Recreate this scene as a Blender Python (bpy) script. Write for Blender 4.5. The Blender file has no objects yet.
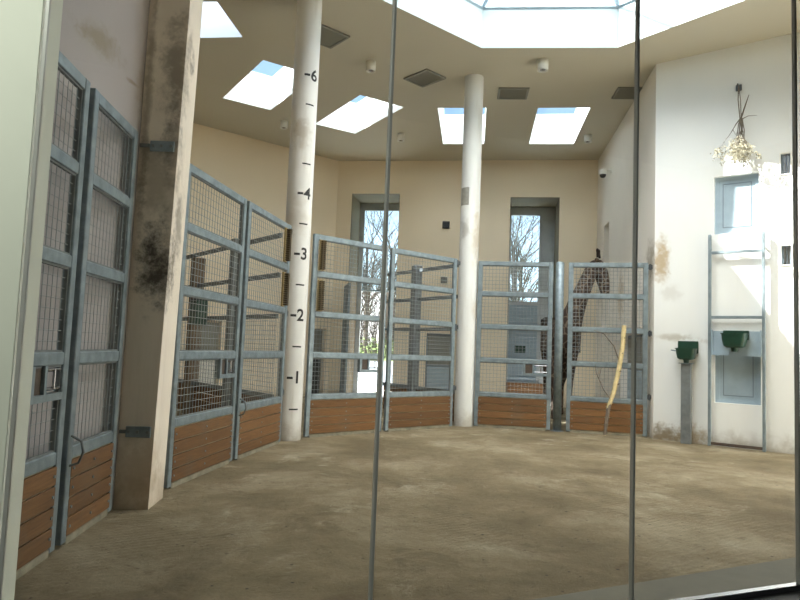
import bpy, bmesh, math, random
from mathutils import Vector, Matrix
from mathutils.geometry import tessellate_polygon
random.seed(7)
S = bpy.context.scene
COL = S.collection
PI = math.pi

# ------------------------------------------------------------------ camera
F_PX, PITCH, ROLL, HC = 640.0, 0.0761, 0.039, 1.53
cd = bpy.data.cameras.new('camera'); cam = bpy.data.objects.new('camera', cd); COL.objects.link(cam)
cd.sensor_fit = 'HORIZONTAL'; cd.sensor_width = 36.0; cd.lens = 36.0 * F_PX / 800.0; cd.clip_start = .02; cd.clip_end = 300
fw = Vector((0, math.cos(PITCH), math.sin(PITCH))); up0 = Vector((0, -math.sin(PITCH), math.cos(PITCH))); r0 = Vector((1, 0, 0))
rt = r0 * math.cos(ROLL) + up0 * math.sin(ROLL); up = up0 * math.cos(ROLL) - r0 * math.sin(ROLL)
M = Matrix((rt, up, -fw)).transposed().to_4x4(); M.translation = Vector((0, 0, HC))
cam.matrix_world = M
S.camera = cam

# ------------------------------------------------------------------ world, sun, exposure
S.view_settings.view_transform = 'Standard'; S.view_settings.look = 'None'
S.view_settings.gamma = 1; S.view_settings.use_curve_mapping = False
S.view_settings.exposure = 0.0
S.cycles.max_bounces = 14; S.cycles.diffuse_bounces = 7; S.cycles.glossy_bounces = 3
S.cycles.transparent_max_bounces = 24; S.cycles.sample_clamp_indirect = 6
W = bpy.data.worlds.new('sky'); S.world = W; W.use_nodes = True
nt = W.node_tree; nt.nodes.clear()
wo = nt.nodes.new('ShaderNodeOutputWorld'); bg = nt.nodes.new('ShaderNodeBackground')
tc = nt.nodes.new('ShaderNodeTexCoord'); sp = nt.nodes.new('ShaderNodeSeparateXYZ'); rp = nt.nodes.new('ShaderNodeValToRGB')
el = rp.color_ramp.elements
while len(el) < 6: el.new(.5)
for i_, (p_, c_) in enumerate([(0.0, (.30, .30, .30)), (.12, (.26, .29, .32)), (.27, (.055, .085, .125)), (.46, (.065, .10, .14)), (.62, (.80, .80, .78)), (.9, (1.0, .98, .94))]):
    el[i_].position = p_; el[i_].color = (*c_, 1)
bg.inputs['Strength'].default_value = 11.0
nt.links.new(tc.outputs['Generated'], sp.inputs[0]); nt.links.new(sp.outputs['Z'], rp.inputs[0])
lob = nt.nodes.new('ShaderNodeMapRange'); nt.links.new(sp.outputs['Y'], lob.inputs[0])
for i_, v_ in enumerate((-.7, .75, 1.35, .35)): lob.inputs[i_+1].default_value = v_
hi = nt.nodes.new('ShaderNodeMapRange'); nt.links.new(sp.outputs['Z'], hi.inputs[0]); hi.inputs[1].default_value = .40; hi.inputs[2].default_value = .6
mx_ = nt.nodes.new('ShaderNodeMix'); mx_.data_type = 'FLOAT'; mx_.inputs[2].default_value = 1.0
nt.links.new(hi.outputs[0], mx_.inputs[0]); nt.links.new(lob.outputs[0], mx_.inputs[3])
ml_ = nt.nodes.new('ShaderNodeMath'); ml_.operation = 'MULTIPLY'; ml_.inputs[1].default_value = 11.0
nt.links.new(mx_.outputs[0], ml_.inputs[0]); nt.links.new(ml_.outputs[0], bg.inputs['Strength'])
nt.links.new(rp.outputs[0], bg.inputs['Color']); nt.links.new(bg.outputs[0], wo.inputs[0])

sd = bpy.data.lights.new('sun', 'SUN'); sun = bpy.data.objects.new('sun', sd); COL.objects.link(sun)
sd.energy = 28.0; sd.angle = math.radians(.6); sd.color = (1, .96, .88)
SUN_D = Vector((.96, -.06, -1.0)).normalized()
sun.rotation_euler = SUN_D.to_track_quat('-Z', 'Y').to_euler(); sun.location = (-6, 9, 16)

def portal(name, loc, sx, sy, rot):
    d = bpy.data.lights.new(name, 'AREA'); d.shape = 'RECTANGLE'; d.size = sx; d.size_y = sy
    d.cycles.is_portal = True
    o = bpy.data.objects.new(name, d); COL.objects.link(o); o.location = loc; o.rotation_euler = rot
    return o
portal('lantern_portal', (2.40, 8.83, 8.33), 6.6, 6.6, (0, 0, math.radians(-5)))

# ------------------------------------------------------------------ helpers
def tag(o, label=None, cat=None, group=None, kind=None):
    if label: o['label'] = label
    if cat: o['category'] = cat
    if group: o['group'] = group
    if kind: o['kind'] = kind
    return o

def empty(name, loc=(0, 0, 0), rz=0.0, label=None, cat=None, group=None):
    o = bpy.data.objects.new(name, None); COL.objects.link(o); o.empty_display_size = .2
    o.location = loc; o.rotation_euler = (0, 0, rz)
    return tag(o, label, cat, group)

class MB:
    def __init__(s): s.v = []; s.f = []; s.m = []; s.sm = []
    def add(s, vs, fs, mi=0, smooth=False):
        b = len(s.v); s.v += [tuple(v) for v in vs]
        for f in fs: s.f.append([i + b for i in f]); s.m.append(mi); s.sm.append(smooth)
        return s
    def box(s, x0, x1, y0, y1, z0, z1, mi=0, bev=0.0):
        if bev > 0:
            # chamfered box: eight corners cut on all three axes
            b = min(bev, (x1-x0)*.45, (y1-y0)*.45, (z1-z0)*.45); vs = []; idx = {}
            for cx in (0, 1):
                for cy in (0, 1):
                    for cz in (0, 1):
                        X, Y, Z = (x0, x1)[cx], (y0, y1)[cy], (z0, z1)[cz]
                        dx, dy, dz = (b, -b)[cx], (b, -b)[cy], (b, -b)[cz]
                        idx[(cx, cy, cz)] = len(vs)
                        vs += [(X, Y+dy, Z+dz), (X+dx, Y, Z+dz), (X+dx, Y+dy, Z)]
            I = lambda a, b_, c, k: idx[(a, b_, c)] + k
            fs = []
            for a in (0, 1):
                q = [I(a, 0, 0, 0), I(a, 1, 0, 0), I(a, 1, 1, 0), I(a, 0, 1, 0)]; fs.append(q if a else q[::-1])
                q = [I(0, a, 0, 1), I(1, a, 0, 1), I(1, a, 1, 1), I(0, a, 1, 1)]; fs.append(q[::-1] if a else q)
                q = [I(0, 0, a, 2), I(1, 0, a, 2), I(1, 1, a, 2), I(0, 1, a, 2)]; fs.append(q if a else q[::-1])
            for a in (0, 1):
                for c in (0, 1):
                    q = [I(a, c, 0, 0), I(a, c, 1, 0), I(a, c, 1, 1), I(a, c, 0, 1)]; fs.append(q if (a ^ c) else q[::-1])
                    q = [I(0, a, c, 1), I(1, a, c, 1), I(1, a, c, 2), I(0, a, c, 2)]; fs.append(q if (a ^ c) else q[::-1])
                    q = [I(a, 0, c, 0), I(a, 1, c, 0), I(a, 1, c, 2), I(a, 0, c, 2)]; fs.append(q if not (a ^ c) else q[::-1])
            for a in (0, 1):
                for c in (0, 1):
                    for e in (0, 1):
                        q = [I(a, c, e, 0), I(a, c, e, 1), I(a, c, e, 2)]; fs.append(q if (a ^ c ^ e) else q[::-1])
            return s.add(vs, fs, mi)
        v = [(x0,y0,z0),(x1,y0,z0),(x1,y1,z0),(x0,y1,z0),(x0,y0,z1),(x1,y0,z1),(x1,y1,z1),(x0,y1,z1)]
        return s.add(v, [(0,3,2,1),(4,5,6,7),(0,1,5,4),(1,2,6,5),(2,3,7,6),(3,0,4,7)], mi)
    def prism(s, pts, z0, z1, mi=0):
        n = len(pts); v = [(p[0], p[1], z0) for p in pts] + [(p[0], p[1], z1) for p in pts]
        f = [tuple(range(n))[::-1], tuple(range(n, 2*n))] + [(i, (i+1) % n, n+(i+1) % n, n+i) for i in range(n)]
        return s.add(v, f, mi)
    def tube(s, pts, rad, n=8, mi=0, smooth=True, cap=True):
        pts = [Vector(p) for p in pts]
        if not hasattr(rad, '__len__'): rad = [rad]*len(pts)
        rings = []; prev = None
        for i, p in enumerate(pts):
            d = (pts[min(i+1, len(pts)-1)] - pts[max(i-1, 0)]).normalized()
            if prev is None:
                a = Vector((0, 0, 1)) if abs(d.z) < .9 else Vector((1, 0, 0)); u = d.cross(a).normalized()
            else:
                u = (prev - d*prev.dot(d)).normalized()
            prev = u; w = d.cross(u); rings.append([p + (u*math.cos(2*PI*k/n) + w*math.sin(2*PI*k/n))*rad[i] for k in range(n)])
        v = [q for r in rings for q in r]; f = []
        for i in range(len(pts)-1):
            for k in range(n): f.append((i*n+k, i*n+(k+1) % n, (i+1)*n+(k+1) % n, (i+1)*n+k))
        s.add(v, f, mi, smooth)
        if cap:
            s.add(rings[0], [tuple(range(n))[::-1]], mi); s.add(rings[-1], [tuple(range(n))], mi)
        return s
    def lathe(s, prof, n=24, c=(0, 0), mi=0, smooth=True):
        v = []; f = []
        for r, z in prof: v += [(c[0]+r*math.cos(2*PI*k/n), c[1]+r*math.sin(2*PI*k/n), z) for k in range(n)]
        for i in range(len(prof)-1):
            for k in range(n): f.append((i*n+k, i*n+(k+1) % n, (i+1)*n+(k+1) % n, (i+1)*n+k))
        s.add(v, f, mi, smooth)
        return s
    def xf(s, m):
        s.v = [tuple(m @ Vector(v)) for v in s.v]; return s
    def build(s, name, mat, parent=None, loc=None, rz=0.0):
        me = bpy.data.meshes.new(name); me.from_pydata(s.v, [], s.f)
        mats = mat if isinstance(mat, (list, tuple)) else [mat]
        for m in mats: me.materials.append(m)
        me.polygons.foreach_set('material_index', s.m); me.polygons.foreach_set('use_smooth', s.sm)
        me.update()
        o = bpy.data.objects.new(name, me); COL.objects.link(o)
        if parent: o.parent = parent
        if loc is not None: o.location = loc
        o.rotation_euler = (0, 0, rz)
        return o

def frame_m(A, ang):   # local x along the wall, y into its left side
    return Matrix.Translation((A[0], A[1], A[2] if len(A) > 2 else 0)) @ Matrix.Rotation(ang, 4, 'Z')

# ------------------------------------------------------------------ materials
def newmat(name):
    m = bpy.data.materials.new(name); m.use_nodes = True; n = m.node_tree
    b = n.nodes['Principled BSDF']; return m, n, b

def noise(n, scale, detail=4, rough=.55, vec=None, dist=0.0):
    t = n.nodes.new('ShaderNodeTexNoise'); t.inputs['Scale'].default_value = scale; t.inputs['Detail'].default_value = detail
    t.inputs['Roughness'].default_value = rough; t.inputs['Distortion'].default_value = dist
    if vec: n.links.new(vec, t.inputs['Vector'])
    return t.outputs['Fac']

def ramp(n, fac, stops):
    r = n.nodes.new('ShaderNodeValToRGB'); e = r.color_ramp.elements
    while len(e) < len(stops): e.new(.5)
    for i, (p, c) in enumerate(stops): e[i].position = p; e[i].color = (*c, 1) if len(c) == 3 else c
    n.links.new(fac, r.inputs[0]); return r.outputs[0]

def mixc(n, fac, a, b, mode='MIX'):
    m = n.nodes.new('ShaderNodeMix'); m.data_type = 'RGBA'; m.blend_type = mode
    for sock, v in ((m.inputs[0], fac), (m.inputs[6], a), (m.inputs[7], b)):
        if hasattr(v, 'links'): n.links.new(v, sock)
        elif isinstance(v, (int, float)): sock.default_value = v
        else: sock.default_value = (*v, 1)
    return m.outputs[2]

def mth(n, op, a, b=None, c=None):
    m = n.nodes.new('ShaderNodeMath'); m.operation = op
    for i, v in enumerate((a, b, c)):
        if v is None: continue
        if hasattr(v, 'links'): n.links.new(v, m.inputs[i])
        else: m.inputs[i].default_value = v
    return m.outputs[0]

def bump(n, b, h, strength=.3, dist=.01):
    u = n.nodes.new('ShaderNodeBump'); u.inputs['Strength'].default_value = strength; u.inputs['Distance'].default_value = dist
    n.links.new(h, u.inputs['Height']); n.links.new(u.outputs[0], b.inputs['Normal'])

def pos(n):
    g = n.nodes.new('ShaderNodeNewGeometry'); return g.outputs['Position']

def maprange(n, v, a, b, c=0.0, d=1.0):
    m = n.nodes.new('ShaderNodeMapRange'); n.links.new(v, m.inputs[0])
    m.interpolation_type = 'SMOOTHSTEP'
    for i, x in enumerate((a, b, c, d)): m.inputs[i+1].default_value = x
    return m.outputs[0]

def plaster(name, col, var=.05, stains=(), base_dirt=0.0, rough=.85, dirt=(.22, .17, .10), streak=0.0):
    """painted plaster with noise mottling; stains: (x,y,z, rx,ry,rz, strength, colour)"""
    m, n, b = newmat(name); p = pos(n)
    c = ramp(n, noise(n, 1.3, 5, .6, p), [(.3, tuple(x*(1-var) for x in col)), (.7, tuple(min(1, x*(1+var*.6)) for x in col))])
    if streak:
        mp = n.nodes.new('ShaderNodeMapping'); mp.inputs['Scale'].default_value = (6, 6, .5); n.links.new(p, mp.inputs[0])
        f = maprange(n, noise(n, 1.0, 5, .7, mp.outputs[0]), .5, .75, 0, streak)
        c = mixc(n, f, c, (.46, .40, .31))
    for (x, y, z, rx, ry, rz, st, sc) in stains:
        mp = n.nodes.new('ShaderNodeMapping'); mp.vector_type = 'POINT'
        mp.inputs['Location'].default_value = (-x/rx, -y/ry, -z/rz); mp.inputs['Scale'].default_value = (1/rx, 1/ry, 1/rz)
        n.links.new(p, mp.inputs[0])
        L = n.nodes.new('ShaderNodeVectorMath'); L.operation = 'LENGTH'; n.links.new(mp.outputs[0], L.inputs[0])
        d = mth(n, 'ADD', L.outputs['Value'], mth(n, 'MULTIPLY', noise(n, 6, 9, .78, p), 2.4))
        f = maprange(n, d, 2.2, 1.35, 0, min(1, st*1.1))
        c = mixc(n, f, c, sc)
    if base_dirt:
        sx = n.nodes.new('ShaderNodeSeparateXYZ'); n.links.new(p, sx.inputs[0])
        h = mth(n, 'ADD', sx.outputs['Z'], mth(n, 'MULTIPLY', noise(n, 3, 6, .7, p), .7))
        c = mixc(n, maprange(n, h, .75, .25, 0, base_dirt), c, dirt)
    n.links.new(c, b.inputs['Base Color']); b.inputs['Roughness'].default_value = rough
    bump(n, b, noise(n, 60, 4, .6, p), .12, .004)
    return m

def plain(name, col, rough=.5, metal=0.0, var=.0, scale=8, bmp=0.0):
    m, n, b = newmat(name)
    if var:
        c = ramp(n, noise(n, scale, 4, .6, pos(n)), [(.3, tuple(x*(1-var) for x in col)), (.7, tuple(min(1, x*(1+var)) for x in col))])
        n.links.new(c, b.inputs['Base Color'])
    else: b.inputs['Base Color'].default_value = (*col, 1)
    b.inputs['Roughness'].default_value = rough; b.inputs['Metallic'].default_value = metal
    if bmp: bump(n, b, noise(n, scale*5, 3, .6, pos(n)), bmp, .004)
    return m

BR_ = (.20, .15, .085); DK = (.065, .055, .045); OC = (.42, .30, .15)
M_WALL = plaster('cream_plaster', (.88, .76, .58), .03, base_dirt=.6)
M_SIDE = plaster('side_wall_plaster', (.82, .78, .72), .03, [
    (5.0, 12.7, 3.5, .35, .5, .55, .6, BR_), (5.3, 15.5, 3.0, .4, .5, .8, .55, OC)], base_dirt=.6)
M_WHITE = plaster('white_plaster', (.82, .84, .84), .03, [
    (5.05, 12.35, 3.45, .22, .22, .6, .75, OC), (5.25, 12.2, 1.95, .5, .4, .10, .6, (.42, .38, .30)),
    (5.2, 12.25, 2.8, .25, .25, .2, .28, (.45, .42, .36)), (5.75, 11.75, 1.9, .35, .3, .08, .4, (.42, .38, .30)),
    (6.1, 11.5, 3.72, .35, .3, .06, .5, OC), (5.1, 12.3, .1, .5, .4, .28, .8, BR_), (5.5, 12.0, .12, .35, .3, .30, .7, OC)], base_dirt=.75, streak=.05)
M_GREY = plaster('grey_mauve_plaster', (.46, .43, .44), .05, [
    (-2.62, 5.22, 4.02, .3, .42, .16, .6, (.30, .26, .17)), (-2.53, 5.72, 3.87, .3, .12, .03, .6, (.28, .22, .15)), (-2.52, 5.85, 3.9, .1, .12, .4, .5, (.35, .3, .24))], base_dirt=.7, streak=.15)
M_PIER = plaster('stained_pier_plaster', (.86, .78, .68), .06, [
    (-2.26, 5.9, 2.22, .24, .3, .50, .88, DK), (-2.20, 5.9, 4.1, .20, .3, .75, .62, (.17, .14, .10)), (-2.20, 5.9, 3.3, .12, .3, .45, .4, DK), (-2.45, 5.9, 3.6, .06, .3, 1.8, .5, BR_), (-2.3, 5.9, 3.0, .3, .3, .5, .4, BR_),
    (-2.2, 6.15, 4.25, .10, .12, .22, .85, (.10, .085, .07)), (-2.2, 6.1, 2.6, .2, .2, .5, .6, (.2, .17, .13)), (-2.3, 5.9, .3, .4, .3, .5, .35, OC)], base_dirt=.6, dirt=(.34, .24, .13), streak=.2)
M_COL1 = plaster('scale_column_plaster', (.80, .79, .77), .05, [
    (-1.72, 10.3, 5.0, .25, .25, .35, .55, (.38, .32, .24)), (-1.72, 10.3, 3.6, .3, .25, .5, .35, (.45, .38, .28)), (-1.9, 10.4, 2.6, .15, .25, .5, .35, OC)], base_dirt=.7, streak=.35)
M_COL2 = plaster('column_plaster', (.80, .81, .80), .05, [
    (1.55, 13.3, 3.9, .16, .3, .9, .45, OC), (1.28, 13.2, 4.1, .14, .2, .35, .55, (.3, .27, .22)), (1.6, 13.2, 2.4, .2, .3, .4, .3, OC)], base_dirt=.6, streak=.3)
M_CEIL = plaster('ceiling_paint', (.60, .56, .455), .02)
M_SHAFT = plaster('white_shaft_paint', (.88, .89, .88), .01)
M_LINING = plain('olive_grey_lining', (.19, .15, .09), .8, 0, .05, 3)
M_WELL = plaster('pale_blue_well_paint', (.50, .58, .60), .02)
M_DARKROOM = plain('dark_visitor_paint', (.055, .055, .05), .7, 0, .1)
M_FRONT = plain('pale_green_wall_paint', (.60, .62, .54), .7, 0, .03, 2)
M_STEEL = plain('galvanised_steel', (.235, .29, .325), .5, .45, .25, 9)
M_STEEL2 = plain('dull_galvanised_steel', (.19, .21, .22), .6, .3, .2, 9)
M_WIRE = plain('mesh_wire', (.36, .39, .40), .55, .4)
M_DSTEEL = plain('dark_steel', (.09, .10, .11), .5, .5)
M_BLUE = plain('grey_blue_paint', (.36, .46, .54), .5, .1, .08, 5)
M_DOORG = plain('pale_grey_door_paint', (.52, .56, .58), .45, .1, .08, 5)
M_DBLUE = plain('dark_grey_blue_paint', (.17, .21, .25), .55, .1, .1, 5)
M_GREEN = plain('dark_green_plastic', (.012, .05, .032), .4, 0, .2, 9)
M_BLACK = plain('black_plastic', (.02, .02, .02), .5)
M_WHITEP = plain('white_enamel', (.78, .77, .72), .4)
M_CHROME = plain('polished_steel', (.45, .45, .47), .25, 1.0)
M_JOINT = plain('brushed_joint_metal', (.42, .42, .40), .35, .35)
M_DUSTY = plain('dusty_bottom_rail', (.25, .225, .165), .85, 0, .3, 9)
M_GAPLIGHT = plain('pale_gap_light', (.46, .41, .30), .9, 0, .2, 9)  # pale beige, light between the gate planks put into colour
M_MARK = plain('black_paint', (.02, .02, .02), .6)
M_VENT = plain('vent_metal', (.24, .235, .20), .5, .3)
M_CONC = plain('pale_concrete', (.165, .155, .12), .85, 0, .08, 6, .2)
M_RUST = plain('brown_oxidised_steel', (.10, .075, .06), .7, .3, .3, 30)
M_BRIST = plain('brown_bristles', (.085, .06, .03), .9, 0, .3, 60)
M_BRUSHB = plain('yellow_brush_wood', (.34, .25, .11), .7, 0, .2, 20)
M_BARK = plain('grey_bark', (.055, .045, .038), .9, 0, .25, 6)
M_TWIG = plain('dry_twigs', (.16, .13, .10), .9, 0, .3, 20)
M_LEAF = plain('pale_dry_leaves', (.26, .24, .17), .8, 0, .3, 20)
M_STICK = plain('peeled_branch_wood', (.62, .50, .26), .7, 0, .25, 12)
M_GRASS = plain('rough_grass', (.10, .15, .05), .9, 0, .3, 2, .5)
M_OUT = plain('outdoor_pavement', (.6, .6, .6), .9, 0, .1, 1)
M_ASPH = plain('blue_grey_asphalt', (.16, .19, .23), .8, 0, .1, 1)
M_OLDWOOD = plain('weathered_brown_timber', (.16, .115, .075), .85, 0, .25, 6)

def wood():
    m, n, b = newmat('brown_plank_wood'); g = n.nodes.new('ShaderNodeTexCoord'); mp = n.nodes.new('ShaderNodeMapping')
    mp.inputs['Scale'].default_value = (1.2, 6, 22); n.links.new(g.outputs['Object'], mp.inputs[0])
    oi = n.nodes.new('ShaderNodeObjectInfo')
    f = noise(n, 2.0, 6, .65, mp.outputs[0], 1.0)
    c = ramp(n, f, [(.3, (.115, .052, .017)), (.55, (.195, .093, .030)), (.8, (.26, .138, .055))])
    c = mixc(n, maprange(n, noise(n, 2.2, 4, .6, pos(n)), .5, .75, 0, .45), c, (.15, .11, .07))
    hv = n.nodes.new('ShaderNodeHueSaturation'); n.links.new(c, hv.inputs['Color'])
    n.links.new(maprange(n, oi.outputs['Random'], 0, 1, .8, 1.15), hv.inputs['Value'])
    n.links.new(hv.outputs[0], b.inputs['Base Color']); b.inputs['Roughness'].default_value = .75
    bump(n, b, f, .3, .004); return m
M_WOOD = wood()

def sand():
    m, n, b = newmat('packed_sand'); p = pos(n)
    c = ramp(n, noise(n, .55, 8, .68, p, .3), [(.36, (.165, .125, .068)), (.5, (.25, .198, .118)), (.64, (.38, .318, .215))])
    c = mixc(n, maprange(n, noise(n, 1.7, 10, .78, p, .8), .50, .66, 0, .55), c, (.125, .088, .046))
    c = mixc(n, maprange(n, noise(n, 1.1, 9, .75, p, .5), .55, .68, 0, .6), c, (.52, .465, .345))
    c = mixc(n, maprange(n, noise(n, 9, 5, .7, p), .60, .72, 0, .35), c, (.11, .08, .045))
    for sc_, th_ in ((2.1, .05), (4.3, .085), (9.0, .13)):
        vo = n.nodes.new('ShaderNodeTexVoronoi'); vo.inputs['Scale'].default_value = sc_; n.links.new(p, vo.inputs['Vector'])
        gate_ = maprange(n, noise(n, sc_*1.7, 2, .5, p), .50, .56)
        c = mixc(n, mth(n, 'MULTIPLY', maprange(n, vo.outputs['Distance'], th_, th_*.6, 0, .8), gate_), c, (.035, .025, .016))
    c = mixc(n, maprange(n, noise(n, 40, 3, .7, p), .5, .72, 0, .35), c, (.12, .09, .05))
    n.links.new(c, b.inputs['Base Color']); b.inputs['Roughness'].default_value = .95
    mp = n.nodes.new('ShaderNodeMapping'); mp.inputs['Rotation'].default_value = (0, 0, 1.0); n.links.new(p, mp.inputs[0])
    w = n.nodes.new('ShaderNodeTexWave'); w.inputs['Scale'].default_value = 4.5; w.inputs['Distortion'].default_value = 3; w.inputs['Detail'].default_value = 3
    n.links.new(mp.outputs[0], w.inputs['Vector'])
    mask = maprange(n, noise(n, .5, 2, .5, p), .45, .62)
    h = mth(n, 'ADD', mth(n, 'MULTIPLY', mth(n, 'MULTIPLY', w.outputs['Fac'], mask), .16), noise(n, 6.5, 10, .8, p, .3))
    bump(n, b, h, .9, .06); return m
M_SAND = sand()

def glass(name, tint=(.93, .97, .95), refl=1.0):
    m = bpy.data.materials.new(name); m.use_nodes = True; n = m.node_tree; n.nodes.clear()
    o = n.nodes.new('ShaderNodeOutputMaterial'); t = n.nodes.new('ShaderNodeBsdfTransparent'); g = n.nodes.new('ShaderNodeBsdfGlossy')
    f = n.nodes.new('ShaderNodeLayerWeight'); f.inputs[0].default_value = .5; x = n.nodes.new('ShaderNodeMixShader')
    t.inputs[0].default_value = (*tint, 1); g.inputs['Roughness'].default_value = .0
    fr_ = mth(n, 'ADD', mth(n, 'MULTIPLY', mth(n, 'POWER', f.outputs['Facing'], 5.0), .96), .035)
    g.inputs['Color'].default_value = (refl, refl, refl, 1)
    n.links.new(fr_, x.inputs[0]); n.links.new(t.outputs[0], x.inputs[1]); n.links.new(g.outputs[0], x.inputs[2]); n.links.new(x.outputs[0], o.inputs[0])
    return m
M_GLASS = glass('viewing_glass', (.985, .985, .97))
M_RGLASS = glass('roof_glass', (.93, .97, 1.0))
M_WGLASS = glass('window_glass', (.8, .9, .95))

def frosted(name, fac, tr):
    m = bpy.data.materials.new(name); m.use_nodes = True; n = m.node_tree; n.nodes.clear()
    o = n.nodes.new('ShaderNodeOutputMaterial'); t = n.nodes.new('ShaderNodeBsdfTransparent'); g = n.nodes.new('ShaderNodeBsdfTranslucent')
    x = n.nodes.new('ShaderNodeMixShader'); t.inputs[0].default_value = (*tr, 1); g.inputs[0].default_value = (.50, .56, .66, 1)
    x.inputs[0].default_value = fac
    n.links.new(t.outputs[0], x.inputs[1]); n.links.new(g.outputs[0], x.inputs[2]); n.links.new(x.outputs[0], o.inputs[0]); return m
M_FROST = frosted('diffusing_roof_pane', .9, (.3, .3, .3)); M_CLEARP = frosted('tinted_roof_pane', .015, (.80, .85, .9))

def hide():
    m, n, b = newmat('giraffe_hide'); tcn = n.nodes.new('ShaderNodeTexCoord')
    v = n.nodes.new('ShaderNodeTexVoronoi'); v.feature = 'DISTANCE_TO_EDGE'; v.inputs['Scale'].default_value = 7.0
    mp = n.nodes.new('ShaderNodeMapping'); mp.inputs['Scale'].default_value = (1, 1, .75); n.links.new(tcn.outputs['Object'], mp.inputs[0])
    n.links.new(mp.outputs[0], v.inputs['Vector'])
    c = ramp(n, v.outputs['Distance'], [(.03, (.20, .155, .115)), (.07, (.055, .032, .022)), (.5, (.035, .02, .014))])
    n.links.new(c, b.inputs['Base Color']); b.inputs['Roughness'].default_value = .85; return m
M_HIDE = hide()
M_MANE = plain('dark_hair', (.03, .018, .012), .9)

# ------------------------------------------------------------------ setting: floor, walls, ceiling
HZ = 7.42; RIM = .77
def struct(o): o['kind'] = 'structure'; return o

def occ_wall(name, A, B, z0, z1, th, mat, side=1, holes=(), ext0=0.0, ext1=0.0):
    """wall from A to B (inner face on the line), thickness th on the given side; holes (s0,s1,z0,z1,depth or None)"""
    A = Vector(A); B = Vector(B); L = (B-A).length; d = (B-A)/L; ang = math.atan2(d.y, d.x)
    xs = sorted({-ext0, L+ext1, *[h[0] for h in holes], *[h[1] for h in holes]})
    zs = sorted({z0, z1, *[h[2] for h in holes], *[h[3] for h in holes]})
    ys = sorted({0.0, th, *[h[4] for h in holes if h[4]]})
    def solid(i, j, k):
        if not (0 <= i < len(xs)-1 and 0 <= j < len(ys)-1 and 0 <= k < len(zs)-1): return False
        x = (xs[i]+xs[i+1])/2; y = (ys[j]+ys[j+1])/2; z = (zs[k]+zs[k+1])/2
        for h in holes:
            if h[0] < x < h[1] and h[2] < z < h[3] and (h[4] is None or y < h[4]): return False
        return True
    mb = MB()
    for i in range(len(xs)-1):
        for j in range(len(ys)-1):
            for k in range(len(zs)-1):
                if not solid(i, j, k): continue
                x0, x1, y0, y1, q0, q1 = xs[i], xs[i+1], ys[j]*side, ys[j+1]*side, zs[k], zs[k+1]
                v = [(x0,y0,q0),(x1,y0,q0),(x1,y1,q0),(x0,y1,q0),(x0,y0,q1),(x1,y0,q1),(x1,y1,q1),(x0,y1,q1)]
                fs = []
                if not solid(i, j, k-1): fs.append((0,3,2,1))
                if not solid(i, j, k+1): fs.append((4,5,6,7))
                if not solid(i, j-1, k): fs.append((0,1,5,4))
                if not solid(i+1, j, k): fs.append((1,2,6,5))
                if not solid(i, j+1, k): fs.append((2,3,7,6))
                if not solid(i-1, j, k): fs.append((3,0,4,7))
                if side < 0: fs = [f[::-1] for f in fs]
                mb.add(v, fs)
    o = mb.build(name, mat, None, (A.x, A.y, 0), ang)
    return struct(o)

BL = (-2.12, 20.01); BR = (5.79, 18.85); CN = (4.95, 12.42); LW = (-5.86, 16.91)
RDIR = Vector((.8025, -.5966)); RN = Vector((-.5966, -.8025))
RE = (CN[0]+RDIR.x*4.3, CN[1]+RDIR.y*4.3)
R2 = (9.1, 6.3)
GZ = 2.13
def gl(t): return Vector((GZ*(-.589+.557*t), GZ*(1+.219*t)))
GA = math.atan2(.219, .557)
GW = GZ*math.hypot(.557, .219)           # length per unit t
GL = gl(-1.7); GR = gl(6.0)
PLW = (-2.5, 5.9)
L2 = (-9.6, 13.8); L3 = (-10.2, 9.5); L4 = (-9, 6.35); L5 = (-2.8, 6.35)

floor = MB(); floor.prism([(GL.x-.4, GL.y-.2), (GR.x+.3, GR.y-.1), (9.6, 6.0), (9.6, 10), (6.2, 13), (6.5, 19.0), (5.9, 19.2), (-2.3, 20.4), (-10.2, 14.2), (-10.8, 9.5), (-9.4, 6.0), (-4, 5.8), (-3.8, 1.2)], -.15, 0)
struct(floor.build('floor', M_SAND))

DEP = 1.5
# back wall, a deep one: two tall glazed openings and one low hatch recess
def sx(A, B, x): return (x-A[0])/((B[0]-A[0])/math.hypot(B[0]-A[0], B[1]-A[1]))
bwh = [(sx(BL, BR, -1.65), sx(BL, BR, -.13), .0, 6.37, None), (sx(BL, BR, 3.25), sx(BL, BR, 4.70), .0, 6.28, None), (sx(BL, BR, .84), sx(BL, BR, 1.60), .15, 2.04, .22)]
occ_wall('wall_back', BL, BR, 0, HZ, DEP, M_WALL, 1, bwh, .2, .2)
occ_wall('wall_left_back', BL, L2, 0, HZ, .3, M_WALL, -1, [(.18, .75, 0, 2.05, .25), (3.6, 4.3, 0, 2.1, .25)], 0, .1)
occ_wall('wall_left_outer', L2, L3, 0, HZ, .3, M_WALL, -1, (), .1, .1)
occ_wall('wall_left_far', L3, L4, 0, HZ, .3, M_WALL, -1, (), .1, .1)
occ_wall('wall_left_cross', L4, L5, 0, HZ, .3, M_WALL, -1, (), .1, 0)
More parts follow.
